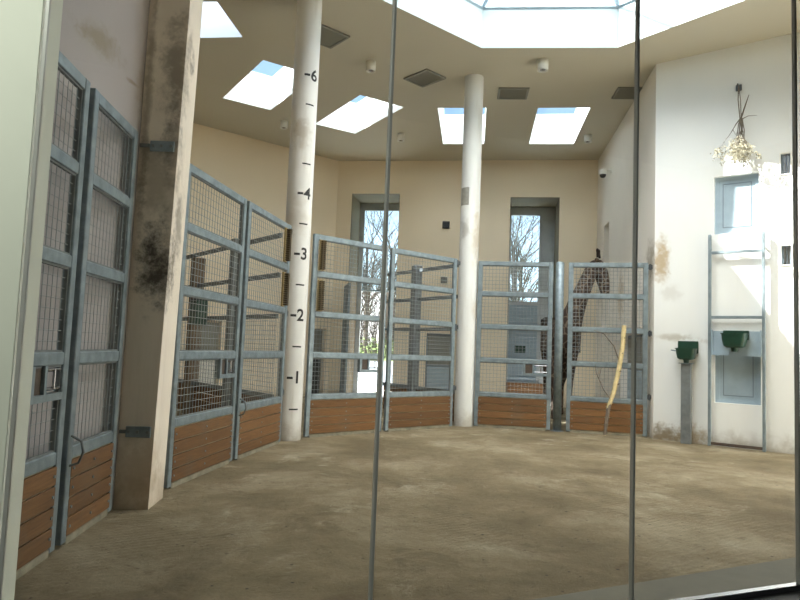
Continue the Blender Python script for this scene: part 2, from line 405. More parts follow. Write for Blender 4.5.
# side wall: s runs from the back corner to the near corner
LS = math.hypot(BR[0]-CN[0], BR[1]-CN[1])
def sy(y): return (BR[1]-y)*LS/(BR[1]-CN[1])
occ_wall('wall_side', BR, CN, 0, HZ, .35, M_SIDE, 1, [(sy(17.75), sy(17.05), 2.2, 5.18, .25), (sy(15.35), sy(13.1), .45, 2.05, .22)], .2, 0)
occ_wall('wall_right', CN, RE, 0, HZ, .4, M_WHITE, 1, [(1.06, 1.80, 3.88, 4.97, .16), (1.07, 1.82, .78, 1.98, .16), (2.14, 2.29, 4.88, 5.25, .1), (2.14, 2.29, 3.26, 3.6, .1)], 0, .1)
occ_wall('wall_right_near', RE, R2, 0, HZ, .3, M_WHITE, 1, (), .1, .1)
occ_wall('wall_right_front', R2, (GR.x, GR.y), 0, HZ, .3, M_WALL, 1, (), .1, .1)
occ_wall('wall_left_near', PLW, (GL.x-.0, GL.y+.05), 0, HZ, .3, M_GREY, -1, (), 0, .1)
# pier between the first two gates
struct(MB().prism([(-2.5, 5.88), (-2.19, 5.885), (-2.225, 6.34), (-2.85, 6.4), (-2.85, 5.95)], 0, HZ).build('wall_pier', M_PIER))
for v_ in bpy.data.objects['wall_pier'].data.vertices: v_.co.x += .016*v_.co.z
# front: solid wall left of the glass, kerb, plinth and header
fl = occ_wall('wall_front_left', gl(-1.75), gl(-.012), 0, HZ, .43, M_FRONT, 1)
occ_wall('wall_front_header', gl(-.012), GR, 4.3, HZ, .3, M_WALL, 1)
struct(MB().prism([gl(-.0), GR, (6.1, 5.77), (-1.28, 2.31)], 0, .33).build('trim_1', M_CONC))                    # concrete kerb behind the glass
occ_wall('trim_2', gl(-.0), GR, 0, .345, .16, M_BLACK, -1)                  # black plinth on the visitors' side
# visitors' room
v0 = gl(-1.75); v1 = GR; bk = Vector((math.sin(GA), -math.cos(GA)))
q0 = v0 + bk*4.6; q1 = v1 + bk*4.6
struct(MB().prism([v0, q0, q1, v1], -.1, .0).build('floor_visitor_room', M_DARKROOM))
struct(MB().prism([v0, q0, q1, v1], 4.3, 4.4).build('ceiling_visitor_room', M_DARKROOM))
occ_wall('wall_visitor_left', v0, q0, 0, 4.3, .2, M_DARKROOM, -1)
occ_wall('wall_visitor_back', q0, q1, 0, 4.3, .2, M_DARKROOM, -1, (), .2, .2)
occ_wall('wall_visitor_right', q1, v1, 0, 4.3, .2, M_DARKROOM, -1)

# ceiling with openings
OC_C = Vector((2.40, 8.83)); OC_R = 2.57/(2*math.sin(PI/8))
def octo(r, rot=math.radians(-5.1)+PI/8): return [OC_C + Vector((math.cos(rot+k*PI/4), math.sin(rot+k*PI/4)))*r for k in range(8)]
OPEN = octo(OC_R)
def rect(a, b, w):   # long side a->b, extends w to its left
    a = Vector(a); b = Vector(b); d = (b-a).normalized(); n_ = Vector((-d.y, d.x))
    return [a, b, b+n_*w, a+n_*w]
SKY = [rect((-6.0, 12.28), (-3.24, 11.97), -1.27), rect((-4.48, 15.11), (-3.05, 12.94), 1.22), rect((-2.45, 16.68), (-1.12, 14.59), 1.22),
       rect((.74, 15.21), (1.06, 17.92), -1.17), rect((3.13, 14.96), (3.46, 17.63), -1.23)]
outer = [Vector(p) for p in [(-4.2, .2), (10, 5.2), (10, 10.4), (6.5, 13), (6.8, 21), (-2.4, 22), (-10.8, 14.6), (-11, 5.5), (-4.2, 5)]]
cm = MB()
loops = [outer, OPEN] + SKY
flat = [p for l in loops for p in l]
tris = tessellate_polygon([[Vector((p.x, p.y, 0)) for p in l] for l in loops])
fs = []
for t in tris:
    a, b_, c = [flat[i] for i in t]
    cr = (b_-a).x*(c-a).y - (b_-a).y*(c-a).x
    fs.append(tuple(t) if cr < 0 else tuple(t)[::-1])
cm.add([(p.x, p.y, HZ) for p in flat], fs)
cm.add([(p.x, p.y, HZ+.12) for p in flat], [f[::-1] for f in fs])
b0 = 0
struct(cm.build('ceiling', M_CEIL))

def ring(mb, inner, th, z0, z1):
    c = sum(inner, Vector((0, 0)))/len(inner); n_ = len(inner)
    out = [c + (p-c)*(1+th/(p-c).length*1.3) for p in inner]
    v = [(p.x, p.y, z0) for p in inner]+[(p.x, p.y, z1) for p in inner]+[(p.x, p.y, z0) for p in out]+[(p.x, p.y, z1) for p in out]
    f = []
    for i in range(n_):
        j = (i+1) % n_
        f += [(i, n_+i, n_+j, j), (2*n_+i, 2*n_+j, 3*n_+j, 3*n_+i), (n_+i, 3*n_+i, 3*n_+j, n_+j), (i, j, 2*n_+j, 2*n_+i)]
    mb.add(v, f)

# octagonal roof lantern
lw = MB(); ring(lw, OPEN, .12, HZ+.001, HZ+RIM); lantern = struct(lw.build('window_1', M_WELL))
apex = Vector((OC_C.x, OC_C.y, HZ+RIM+1.3)); top = octo(OC_R+.02)
fr = MB()
for k in range(8):
    a = top[k]; b = top[(k+1) % 8]; A3 = Vector((a.x, a.y, HZ+RIM+.04)); B3 = Vector((b.x, b.y, HZ+RIM+.04))
    fr.tube([A3, B3], .05, 4, smooth=False); fr.tube([A3, apex], .035, 4, smooth=False)
    fr.tube([(A3*2+B3)/3*1.0, (A3*2+B3)/3*.25+apex*.75], .018, 4, smooth=False) if False else None
    for q in (.35, .7): fr.tube([A3.lerp(apex, q), B3.lerp(apex, q)], .02, 4, smooth=False)
fr.build('window_frame', M_BLUE, lantern)
for k in range(8):
    a = top[k]; b = top[(k+1) % 8]
    MB().add([(a.x, a.y, HZ+RIM+.06), (b.x, b.y, HZ+RIM+.06), tuple(apex+Vector((0, 0, .03)))], [(0, 1, 2)]).build('pane', M_RGLASS, lantern)
SH = .80
for i, r in enumerate(SKY):
    w = MB(); ring(w, r, .08, HZ+.001, HZ+SH); o = struct(w.build('window_%d' % (i+2), M_SHAFT))
    c = sum(r, Vector((0, 0)))/4
    f = MB(); ring(f, [c+(p-c)*.985 for p in r], .06, HZ+SH-.02, HZ+SH+.06)
    if i:   # unseen upstand added on the sun side to block stray sun
        for k in range(4):
            a_, b_ = r[k], r[(k+1) % 4]; m_ = (a_+b_)/2-c
            if m_.normalized().x < -.55 and (a_-b_).length > 2:
                e_ = m_.normalized()*.07; p0 = a_; hh_ = .52 if i > 2 else .95
                f.prism([a_, b_, b_+e_, a_+e_] if (b_-a_).cross(e_) > 0 else [b_, a_, a_+e_, b_+e_], HZ+SH+.06, HZ+SH+hh_)
    f.build('window_frame', M_WHITEP, o)
    MB().prism([c+(p-c)*1.01 for p in (r if ((r[1]-r[0]).cross(r[2]-r[1]) > 0) else r[::-1])], HZ+SH+.05, HZ+SH+.07).build('pane', M_CLEARP if i else M_FROST, o)

# columns
col1 = MB().lathe([(.212, 0), (.212, HZ)], 40).build('trim_3', M_COL1, None, (-1.735, 10.50, 0)); struct(col1)
col2 = MB().lathe([(.203, 0), (.203, HZ)], 40).build('trim_4', M_COL2, None, (1.415, 13.40, 0)); struct(col2)

# painted height scale on the left column (children of the column)
def wrap(mesh_verts, r, th0, z0):
    return [(r*math.cos(th0 + x/r), r*math.sin(th0 + x/r), z0+y) for x, y in mesh_verts]
cam_dir = math.atan2(-10.5, 1.735)   # azimuth from column to the viewer
R1 = .2135
def face_ang(u): return cam_dir + math.asin(max(-.98, min(.98, u)))
for k in range(1, 13):
    z = k*.5
    if k == 10: continue
    full = k % 2 == 0
    tw = .03*z
    a0, a1 = (face_ang(-.30+tw), face_ang(.14+tw)) if full else (face_ang(.0+tw*.5), face_ang(.66+tw*.3))
    h = .019 if full else .012
    n_ = 6; v = []
    for i in range(n_+1):
        a = a0+(a1-a0)*i/n_; v += [(R1*math.cos(a), R1*math.sin(a), z-h), (R1*math.cos(a), R1*math.sin(a), z+h)]
    MB().add(v, [(2*i, 2*i+2, 2*i+3, 2*i+1) for i in range(n_)]).build('tick_mark', M_MARK, col1)
    if full:
        cu = bpy.data.curves.new('numeral', 'FONT'); cu.body = str(int(z)); cu.size = .27; cu.align_x = 'CENTER'; cu.align_y = 'CENTER'
        cu.offset = .006
        to = bpy.data.objects.new('tmp', cu); COL.objects.link(to); bpy.context.view_layer.update()
        me = bpy.data.meshes.new_from_object(to.evaluated_get(bpy.context.evaluated_depsgraph_get()))
        bpy.data.objects.remove(to)
        bm_ = bmesh.new(); bm_.from_mesh(me)
        for q_ in range(-6, 7):
            bmesh.ops.bisect_plane(bm_, geom=bm_.verts[:]+bm_.edges[:]+bm_.faces[:], plane_co=(q_*.02, 0, 0), plane_no=(1, 0, 0))
        bmesh.ops.triangulate(bm_, faces=bm_.faces[:]); bm_.to_mesh(me); bm_.free()
        a = face_ang(.46+tw*1.0)
        nv = wrap([(q.co.x, q.co.y) for q in me.vertices], R1+.001, a, z)
        for q, c_ in zip(me.vertices, nv): q.co = c_
        me.materials.clear(); me.materials.append(M_MARK)
        no = bpy.data.objects.new('numeral', me); COL.objects.link(no); no.parent = col1

# ------------------------------------------------------------------ viewing glass
TS = [0.0, 1.0, 2.013, 2.885, 3.8, 4.9, 6.0]
for i in range(6):
    a = gl(TS[i]); L = (TS[i+1]-TS[i])*GW
    o = struct(MB().box(.006, L-.006, .0, .016, .372, 4.3).build('window_%d' % (i+7), M_GLASS, None, (a.x, a.y, 0), GA))
    MB().box(-.002, L+.002, -.012, .03, .345, .375, bev=.003).build('window_sill', M_CHROME, o)
for i, t in enumerate(TS[:-1]):
    a = gl(t)
    struct(MB().box(-.0068, .0068, -.004, .020, .375, 4.3, bev=.002).build('trim_%d' % (i+5), M_JOINT, None, (a.x, a.y, 0), GA))

# ------------------------------------------------------------------ glazed doors in the back wall
bd = Vector((BR[0]-BL[0], BR[1]-BL[1])).normalized(); bang = math.atan2(bd.y, bd.x)
def bw(s, d=0): return (BL[0]+bd.x*s-bd.y*d, BL[1]+bd.y*s+bd.x*d, 0)
W1 = bwh[0][1]-bwh[0][0]; W2 = bwh[1][1]-bwh[1][0]
d1 = struct(MB().box(0, W1, 0, .1, 6.12, 6.37).box(0, .16, 0, .1, 0, 6.12).box(W1-.06, W1, 0, .1, 0, 6.12).build('door_1', M_DOORG, None, bw(bwh[0][0], DEP-.15), bang))
MB().box(.16, W1-.06, .03, .05, 3.45, 6.12).build('pane', M_WGLASS, d1)
MB().box(.16, W1-.06, .0, .08, 3.40, 3.45).build('rail', M_BLUE, d1)
d2 = struct(MB().box(0, W2, 0, .1, 6.0, 6.28).box(0, .08, 0, .1, 0, 6.0).box(.98, W2, 0, .1, 0, 6.0).box(.08, .98, .0, .1, 3.08, 3.2).build('door_2', M_DOORG, None, bw(bwh[1][0], DEP-.15), bang))
MB().box(.08, .98, .03, .05, 3.2, 6.0).build('pane', M_WGLASS, d2)
MB().box(.08, .98, .02, .08, .1, 3.08).build('door_panel', M_BLUE, d2)
MB().box(1.05, W2-.07, -.02, .0, .3, 5.8, bev=.01).build('door_panel', M_DOORG, d2)
for z in (.7, 1.3, 1.95, 2.55): MB().box(.08, .98, -.03, .02, z, z+.07).build('rail', M_BLUE, d2)
MB().box(.28, .62, .0, .02, 1.55, 1.78).build('sign', M_GREEN, d2)
for k in range(4): MB().box(.05, 1.2, -.06, -.03, .05+k*.14, .18+k*.14).build('plank', M_WOOD, d2)
for i, (hh, ww) in enumerate(((bwh[0], W1), (bwh[1], W2))):
    q_ = MB().box(0, .012, .03, DEP-.16, 0, hh[3]-.012).box(ww-.012, ww, .03, DEP-.16, 0, hh[3]-.012).box(0, ww, .03, DEP-.16, hh[3]-.012, hh[3])
    struct(q_.build('trim_%d' % (20+i), M_LINING, None, bw(hh[0], 0), bang))
portal('door_portal', (bw(bwh[0][0]+W1/2, DEP+.05)[0], bw(bwh[0][0]+W1/2, DEP+.05)[1], 3.2), W1, 6.3, (PI/2, 0, bang+0))
portal('door_portal', (bw(bwh[1][0]+W2/2, DEP+.05)[0], bw(bwh[1][0]+W2/2, DEP+.05)[1], 4.6), W2, 3.2, (PI/2, 0, bang+0))

# recessed hatch doors in walls
h = bwh[2]
o = struct(MB().box(0, h[1]-h[0], 0, .04, h[2], h[3]).build('door_3', M_DBLUE, None, bw(h[0], .16), bang))
MB().box(.05, h[1]-h[0]-.05, -.02, .0, .25, 1.02, bev=.01).build('door_panel', M_BLUE, o)
MB().box(.05, h[1]-h[0]-.05, -.02, .0, 1.10, 1.98, bev=.01).build('door_panel', M_VENT, o)
lb = Vector((L2[0]-BL[0], L2[1]-BL[1])).normalized(); lang = math.atan2(lb.y, lb.x)
for i, (s0, s1) in enumerate(((.18, .75), (3.6, 4.3))):
    p = Vector(BL)+lb*s0 + Vector((lb.y, -lb.x))*.22
    o = struct(MB().box(0, s1-s0, -.0, .03, 0, 2.05).build('door_%d' % (4+i), M_VENT, None, (p.x, p.y, 0), lang))
    MB().box(.05, s1-s0-.05, .03, .05, .05, 1.1, bev=.01).build('door_panel', M_BLACK if i == 0 else M_WHITEP, o)
sdv = Vector((CN[0]-BR[0], CN[1]-BR[1])).normalized(); sang = math.atan2(sdv.y, sdv.x)
p = Vector(BR)+sdv*sy(15.35) + Vector((-sdv.y, sdv.x))*.16
Ls = sy(13.1)-sy(15.35)
o = struct(MB().box(0, Ls, 0, .04, .45, 2.05).build('door_6', M_DBLUE, None, (p.x, p.y, 0), sang))
MB().box(.08, Ls-.08, -.02, 0, .5, 1.25, bev=.01).build('door_panel', M_BLUE, o)
MB().box(.08, Ls-.08, -.02, 0, 1.32, 2.0, bev=.01).build('door_panel', M_VENT, o)

# ------------------------------------------------------------------ gates
GH = 3.42; RZ = [.025, .67, 1.37, 2.06, 2.74, 3.375]
def gate_leaf(P, Q, label, lock=None, brush=None, hinge=None, wires=.072, hz=0.0, loop=False):
    """swing gate from P to Q; enclosure side is local -y"""
    P = Vector(P); Q = Vector(Q); d = Q-P; L = d.length; a = math.atan2(d.y, d.x)
    g = empty('swing_gate', (P.x, P.y, 0), a, label, 'gate', None)
    sw = .085; dp = .03
    for x0 in (0, L-sw): MB().box(x0, x0+sw, -dp, dp, .02, GH, bev=.006).build('stile', M_STEEL, g)
    for i, z in enumerate(RZ):
        hh = .045 if i else .03
        MB().box(sw, L-sw, -dp*.9, dp*.9, z-hh+.0, z+hh, bev=.006).build('rail', M_STEEL if i else M_DUSTY, g)
    lk = None
    if lock is not None:
        lw_ = .48; lx0 = L-sw-lw_ if lock > 0 else sw; lx1 = lx0+lw_; lk = (lx0, lx1)
    for i in range(1, 5):
        z0 = RZ[i]+.045; z1 = RZ[i+1]-.045; m = MB(); r = .0032
        # a thin angle edging that holds the wire panel
        e = .014
        m.box(sw, sw+e, -.012, .012, z0, z1); m.box(L-sw-e, L-sw, -.012, .012, z0, z1); m.box(sw, L-sw, -.012, .012, z0, z0+e); m.box(sw, L-sw, -.012, .012, z1-e, z1)
        nx = max(3, round((L-2*sw)/wires)); nz = max(3, round((z1-z0)/.074))
        zl = 1.10
        for k in range(1, nx):
            x = sw+(L-2*sw)*k/nx; t1 = z1
            if lk and i == 1 and lk[0] < x < lk[1]: t1 = zl
            m.tube([(x, 0, z0), (x, 0, t1)], r, 4, 1, cap=False)
        for k in range(1, nz):
            z = z0+(z1-z0)*k/nz; xa, xb = sw, L-sw
            if lk and i == 1 and z > zl:
                if lock > 0: xb = lk[0]
                else: xa = lk[1]
            m.tube([(xa, .004, z), (xb, .004, z)], r, 4, 1, cap=False)
        m.build('wire_mesh', [M_STEEL2, M_WIRE], g)
    ph = (RZ[1]-.045-.06)/4
    MB().box(sw, L-sw, -.010, .004, .058, RZ[1]-.045).build('gap_light_board', M_GAPLIGHT, g)  # added pale board; its colour stands in for light through plank gaps
    for k in range(4):
        z0 = .058+k*ph
        m = MB().box(sw-.01, L-sw+.01, -.034, -.011, z0+.006, z0+ph-.008, 0, .003)
        for bx in (sw+.03, L*.5, L-sw-.03): m.tube([(bx, -.034, z0+ph/2), (bx, -.041, z0+ph/2)], .011, 8, 1)
        m.build('plank', [M_WOOD, M_STEEL], g)
    if lk:
        x0, x1 = lk; z0, z1 = 1.085, 1.325
        m = MB(); b = .05
        m.box(x0, x1, -.035, .035, z0, z0+b); m.box(x0, x0+b, -.035, .035, z0+b, z1); m.box(x0+.19, x0+.19+b*.7, -.035, .035, z0+b, z1)
        lo = m.build('lock_box', M_STEEL, g)
        MB().box(x0+b, x0+.19, -.01, .01, z0+b, z1).build('lock_plate', M_RUST, lo)
        for zz in (z0+b+.03, z1-.03): MB().tube([(x0+.24, -.01, zz), (x1+.0, -.01, zz)], .013, 8).build('bolt', M_CHROME, lo)
        MB().tube([(x0+.36, -.02, z0+b+.03), (x0+.36, -.02, z1-.03)], .011, 8).build('bolt_handle', M_CHROME, lo)
    if loop:
        m = MB(); m.tube([(.04, -.03, .80), (.05, -.10, .76), (.05, -.12, .68), (.05, -.09, .60), (.04, -.03, .58)], .010, 6); m.build('handle', M_STEEL2, g)
    if brush is not None:
        for z0 in (2.80, 2.11):
            x0 = brush
            bo = MB().box(x0, x0+.095, -.06, -.028, z0, z0+.53, bev=.005).build('scratching_brush', M_BRUSHB, g)
            m = MB()
            for k in range(15):
                for q in range(2):
                    x = x0+.025+q*.045; z = z0+.03+k*.0335
                    m.tube([(x, -.06, z), (x, -.125, z)], [.014, .017], 6, smooth=False)
            m.build('bristles', M_BRIST, bo)
    if hinge is not None:
        for z in (.78, 2.02, 3.34):
            m = MB(); x = L if hinge > 0 else 0; s_ = 1 if hinge > 0 else -1
            xa, xb = sorted((x, x+s_*.10))
            m.box(xa, xb, -.012, .012, z-.04, z+.04); m.tube([(x+s_*.035, -.0, z-.06), (x+s_*.035, 0, z+.06)], .022, 8)
            m.build('hinge', M_DSTEEL, g)
    return g

gate_leaf((-2.285, 3.40), (-2.395, 4.64), 'nearest grey mesh gate on the left, with a lock box, partly behind the pale wall', lock=1)
g1b = gate_leaf((-2.405, 4.74), (-2.485, 5.74), 'narrow grey mesh gate just before the stained pier, with a bent pull handle', loop=True)
gate_leaf((-2.325, 6.66), (-2.095, 8.34), 'grey mesh gate directly behind the stained pier, with a lock box', lock=1)
gate_leaf((-2.08, 8.42), (-1.80, 10.10), 'grey mesh gate left of the numbered column, two brown brushes at its far edge', brush=1.38, hinge=1, loop=True)
gate_leaf((-1.50, 10.74), (-.27, 11.84), 'grey mesh gate right of the numbered column, two brown brushes at its left edge', lock=1, brush=.10)
gate_leaf((-.20, 11.92), (1.13, 13.06), 'grey mesh gate hinged on the left side of the plain white column', hinge=1)
gate_leaf((1.61, 13.27), (3.12, 13.05), 'grey mesh gate between the plain white column and the round post', lock=1)
gate_leaf((3.42, 12.97), (4.90, 12.60), 'grey mesh gate between the round post and the right corner, branch leaning on it', hinge=1)

gp = MB().lathe([(.0, 3.44), (.05, 3.44), (.082, 3.42), (.082, .012), (.0, .012)][::-1], 20)
o = gp.build('gate_post', M_STEEL, None, (3.265, 13.06, 0)); tag(o, 'round grey steel post standing between the two right-hand mesh gates', 'post')
MB().lathe([(.0, .012), (.13, .012), (.13, .0), (0, 0)][::-1], 20).build('base_plate', M_STEEL2, o)

# hinge brackets on the stained pier
for z, lb_ in ((4.02, 'upper'), (.80, 'lower')):
    zz = .69 if z < 1 else 3.33; ox = .0 if z < 1 else .04
    m = MB().box(-2.43+ox, -2.205+ox, 5.855, 5.875, zz-.05, zz+.05, bev=.004)
    o = m.build('hinge_bracket', M_STEEL); tag(o, '%s dark steel hinge plate bolted to the stained pier beside the nearest gates' % lb_, 'bracket', 'hinge plates on the pier')
    MB().box(-2.48, -2.43+ox, 5.84, 5.87, zz-.015, zz+.015).build('hinge_pin', M_STEEL2, o)
    for bx in (-2.4+ox, -2.32+ox, -2.23+ox): MB().tube([(bx, 5.855, zz), (bx, 5.842, zz)], .014, 8).build('bolt', M_STEEL2, o)

# ------------------------------------------------------------------ partitions in the stalls behind
def partition(P, Q, label, posts, rails=(.65, 2.0, 2.7, 3.38), wpost=(), panels=True):
    P = Vector(P); Q = Vector(Q); d = Q-P; L = d.length; a = math.atan2(d.y, d.x)
    g = empty('stall_partition', (P.x, P.y, 0), a, label, 'partition')
    for z in rails: MB().box(0, L, -.025, .025, z-.04, z+.04, bev=.006).build('rail', M_STEEL2, g)
    for u in posts: MB().box(u*L-.09, u*L+.09, -.10, .10, 0, 3.5, bev=.01).build('post', M_STEEL2, g)
    for u in wpost: MB().box(u*L-.10, u*L+.10, -.13, .12, 0, 3.3, bev=.01).build('timber_post', M_OLDWOOD, g)
    for k in range(4): MB().box(0, L, -.045, -.026, .03+k*.15, .17+k*.15, bev=.004).build('plank', M_WOOD, g)
    m = MB()
    nx = int(L/.09)
    for k in range(nx): m.tube([((k+.5)*L/nx, 0, .68), ((k+.5)*L/nx, 0, 2.0)], .003, 4, cap=False)
    for k in range(16): m.tube([(0, .003, .72+k*.08), (L, .003, .72+k*.08)], .003, 4, cap=False)
    m.build('wire_mesh', M_WIRE, g)
    return g
partition((-2.06, 10.78), (-5.6, 15.2), 'long dark rail partition running back from the numbered column', [.31], wpost=[.65, .86])
partition((1.30, 13.66), (-.35, 16.1), 'dark rail partition running back from the plain white column', [.56])
# open metal door leaf beside the left glazed doorway
g = empty('open_door_leaf', (-1.72, 19.84, 0), math.radians(-79), 'narrow open grey metal door leaf beside the left tall doorway', 'door')
for x0 in (0, 1.12): MB().box(x0, x0+.08, -.035, .035, .05, 3.4, bev=.006).build('stile', M_STEEL, g)
for z in (.08, .9, 1.7, 2.5, 3.33): MB().box(.08, 1.12, -.03, .03, z, z+.08, bev=.006).build('rail', M_STEEL, g)
MB().box(.08, 1.12, -.01, .01, .16, 3.3).build('door_panel', M_DBLUE, g)
# dark green fodder box on the left partition's timber post
g = MB().box(-.17, .17, -.13, .13, 0, .5, bev=.02).build('fodder_box', M_GREEN, None, (-4.08, 13.0, 1.85), math.radians(129)); tag(g, 'dark green fodder box fixed to the timber post of the left partition', 'box')
MB().box(-.19, .19, -.15, .15, .5, .53, bev=.01).build('lid', M_DSTEEL, g)

# ------------------------------------------------------------------ right wall fittings
rang = math.atan2(RDIR.y, RDIR.x)
def rw(s, off=0.0, z=0.0): return (CN[0]+RDIR.x*s+RN.x*off, CN[1]+RDIR.y*s+RN.y*off, z)
# windows (upper one and lower hatch) set in their recesses; local -y faces the room
def shutter(name, s0, s1, z0, z1, dark=False):
    w = s1-s0; b = .07
    o = MB().box(0, w, 0, .04, z0, z0+b).box(0, w, 0, .04, z1-b, z1).box(0, b, 0, .04, z0+b, z1-b).box(w-b, w, 0, .04, z0+b, z1-b).build(name, M_BLUE, None, rw(s0, -.10), rang)
    struct(o)
    MB().box(b, w-b, .012, .03, z0+b, z1-b).build('shutter_panel', M_BLUE, o)
    m = MB(); q = .13
    m.box(q, w-q, .006, .012, z0+q, z0+q+.012, 0); m.box(q, w-q, .006, .012, z1-q-.012, z1-q); m.box(q, q+.012, .006, .012, z0+q, z1-q); m.box(w-q-.012, w-q, .006, .012, z0+q, z1-q)
    m.build('groove', M_DBLUE, o)
shutter('window_20', 1.06, 1.80, 3.88, 4.97)
shutter('door_7', 1.07, 1.82, .78, 1.98)
for i, (z0, z1) in enumerate(((4.88, 5.25), (3.26, 3.6))):
    o = MB().box(0, .15, .0, .02, z0, z1).build('window_%d' % (21+i), M_DBLUE, None, rw(2.14, -.07), rang); struct(o)
    MB().box(.04, .075, -.008, 0, z0+.02, z1-.02).box(.09, .125, -.008, 0, z0+.02, z1-.02).build('pane', M_CHROME, o)
    MB().box(-.02, .17, -.082, -.072, z0-.02, z0).box(-.02, .17, -.082, -.072, z1, z1+.02).box(-.02, 0, -.082, -.072, z0, z1).box(.15, .17, -.082, -.072, z0, z1).build('window_frame', M_WHITEP, o)
# feed ladder frame
S0, S1 = 1.01, 1.88
g = empty('feeding_frame', rw(S0, .10), rang, 'tall galvanised ladder-like frame on the right wall around the two blue shutters', 'frame')
for x in (0, S1-S0): MB().box(x-.025, x+.025, -.03, .03, 0, 3.86, bev=.006).build('upright', M_STEEL, g)
for z in (.05, 2.33, 3.52): MB().box(.025, S1-S0-.025, -.022, .022, z-.025, z+.025, bev=.005).build('crossbar', M_RUST if z < .1 else M_STEEL, g)
for z in (.6, 2.0, 3.6):
    for x in (0, S1-S0): MB().box(x-.015, x+.015, .03, .10, z-.015, z+.015).build('wall_bracket', M_STEEL2, g)
m = MB().box(.03, S1-S0-.03, .0, .012, 1.66, 2.08).box(.03, S1-S0-.03, -.05, .012, 1.64, 1.66).box(.03, .055, -.05, 0, 1.66, 2.10).box(S1-S0-.055, S1-S0-.03, -.05, 0, 1.66, 2.10)
m.build('back_plate', M_BLUE, g)

def trough(label, loc, rz, w, d, h, paddle=False):
    """tapered drinking bowl: open top, rim, outlet"""
    g = empty('drinking_bowl', loc, rz, label, 'drinking bowl')
    def rr(hw, hd, z, n=24):
        out = []
        for k in range(n):
            a = 2*PI*k/n; c, s_ = math.cos(a), math.sin(a); e = .45
            out.append((hw*math.copysign(abs(c)**e, c), hd*math.copysign(abs(s_)**e, s_), z))
        return out
    prof = [(w*.30, d*.30, 0), (w*.40, d*.40, h*.12), (w*.46, d*.46, h*.6), (w*.48, d*.48, h), (w*.52, d*.52, h), (w*.52, d*.52, h*1.06), (w*.45, d*.45, h*1.06), (w*.42, d*.42, h*.5), (w*.3, d*.3, h*.2)]
    v = []; n = 24
    for p_ in prof: v += rr(*p_)
    f = [(i*n+k, i*n+(k+1) % n, (i+1)*n+(k+1) % n, (i+1)*n+k) for i in range(len(prof)-1) for k in range(n)]
    f += [tuple(range(n))[::-1], tuple(range((len(prof)-1)*n, len(prof)*n))]
    MB().add(v, f, 0, False).build('bowl', M_GREEN, g)
    m = MB().box(-w*.5, w*.5, d*.44, d*.52, h*.6, h*(1.75 if paddle else 1.3), bev=.01)
    m.build('splash_guard', M_GREEN, g)
    MB().tube([(0, 0, .0), (0, 0, -h*.3)], [w*.16, w*.12], 12).build('outlet', M_GREEN, g)
    if paddle:
        MB().tube([(-w*.5, -d*.1, h*.8), (-w*.72, -d*.1, h*.85)], .012, 8).build('inlet_pipe', M_STEEL, g)
        MB().box(-w*.35, w*.35, -d*.2, d*.4, h*.84, h*.88).build('paddle', M_STEEL, g)
    return g
trough('wide dark green bowl on the back plate of the feeding frame', rw((S0+S1)/2, .27, 1.78), rang, .42, .32, .24)
g = empty('bowl_stand', rw(.63, .17, 0), rang, 'grey box-section pillar standing by the wall left of the feeding frame', 'stand')
MB().box(-.085, .085, -.06, .06, .0, 1.46, bev=.008).build('pillar', M_STEEL2, g)
MB().box(-.12, .12, -.1, .08, 1.46, 1.475).build('top_plate', M_STEEL, g)
trough('small dark green drinking bowl on top of the grey pillar', rw(.63, .19, 1.475+.06), rang, .36, .30, .20, True)

# hanging browse
hk = rw(1.50, .0, 6.55)
o = MB().box(-.05, .05, -.03, 0, -.06, .06, bev=.01).tube([(0, -.03, 0), (0, -.14, .03), (0, -.16, 0), (0, -.15, -.03)], .014, 8).build('wall_hook', M_DSTEEL, None, rw(1.48, .0, 6.6), rang)
tag(o, 'dark metal hook high on the right wall holding the bundle of twigs', 'hook')
g = empty('twig_bundle', rw(1.50, .16, 6.62), rang, 'bundle of thin dry twigs hanging upside down above the upper blue shutter', 'branches')
rnd = random.Random(4)
m = MB(); lf = MB()
m.tube([(0, 0, -.04), (-.01, 0, -.3), (.02, 0, -.66)], [.010, .009, .009], 6); m.tube([(0, 0, -.04), (.03, 0, -.3), (.04, 0, -.66)], [.007, .007, .009], 6)
m.tube([(.17, -.02, -.25), (.10, 0, -.45), (.03, 0, -.68)], [.006, .012, .016], 6)
m.tube([(.30, -.02, -.66), (.16, -.02, -.64), (.04, 0, -.68)], [.003, .006, .009], 6)
def twig(p, d, ln, r, lev):
    pts = [Vector(p)]; rs = [r]; d = Vector(d)
    for i in range(4):
        d = (d+Vector((rnd.uniform(-.22, .22), rnd.uniform(-.15, .15), rnd.uniform(-.18, .08)))).normalized()
        pts.append(pts[-1]+d*ln/4); rs.append(r*(1-.2*(i+1)))
    for q in pts: q.y = min(q.y, .12)
    m.tube(pts, rs, 4, cap=False)
    if lev < 3:
        for i in range(2, 5):
            for _ in range(1 if lev == 0 else 2):
                nd = (d+Vector((rnd.uniform(-.9, .9), rnd.uniform(-.4, .3), rnd.uniform(-.5, .2)))).normalized()
                twig(pts[i], nd, ln*.55, rs[i]*.7, lev+1)
    if lev >= 2:
        for q in pts[2:]:
            if rnd.random() < .26:
                a = rnd.uniform(0, PI*2); w = Vector((math.cos(a), .3, math.sin(a)))*.018; t = Vector((-math.sin(a), .2, math.cos(a)))*.011
                lf.add([q, q+w+t, q+w*2, q+w-t], [(0, 1, 2, 3)])
for k in range(8): twig((.04+rnd.uniform(-.02, .02), 0, -.66), (rnd.uniform(-.75, .35), rnd.uniform(-.25, .1), -1), .46, .011, 0)
m.tube([(.03, 0, -.66), (.0, 0, -1.0), (.02, 0, -1.4), (.0, 0, -1.62)], [.012, .009, .007, .004], 5); m.tube([(.03, 0, -.9), (.12, 0, -1.15), (.10, 0, -1.5)], [.008, .006, .003], 5)
m.build('twigs', M_TWIG, g)
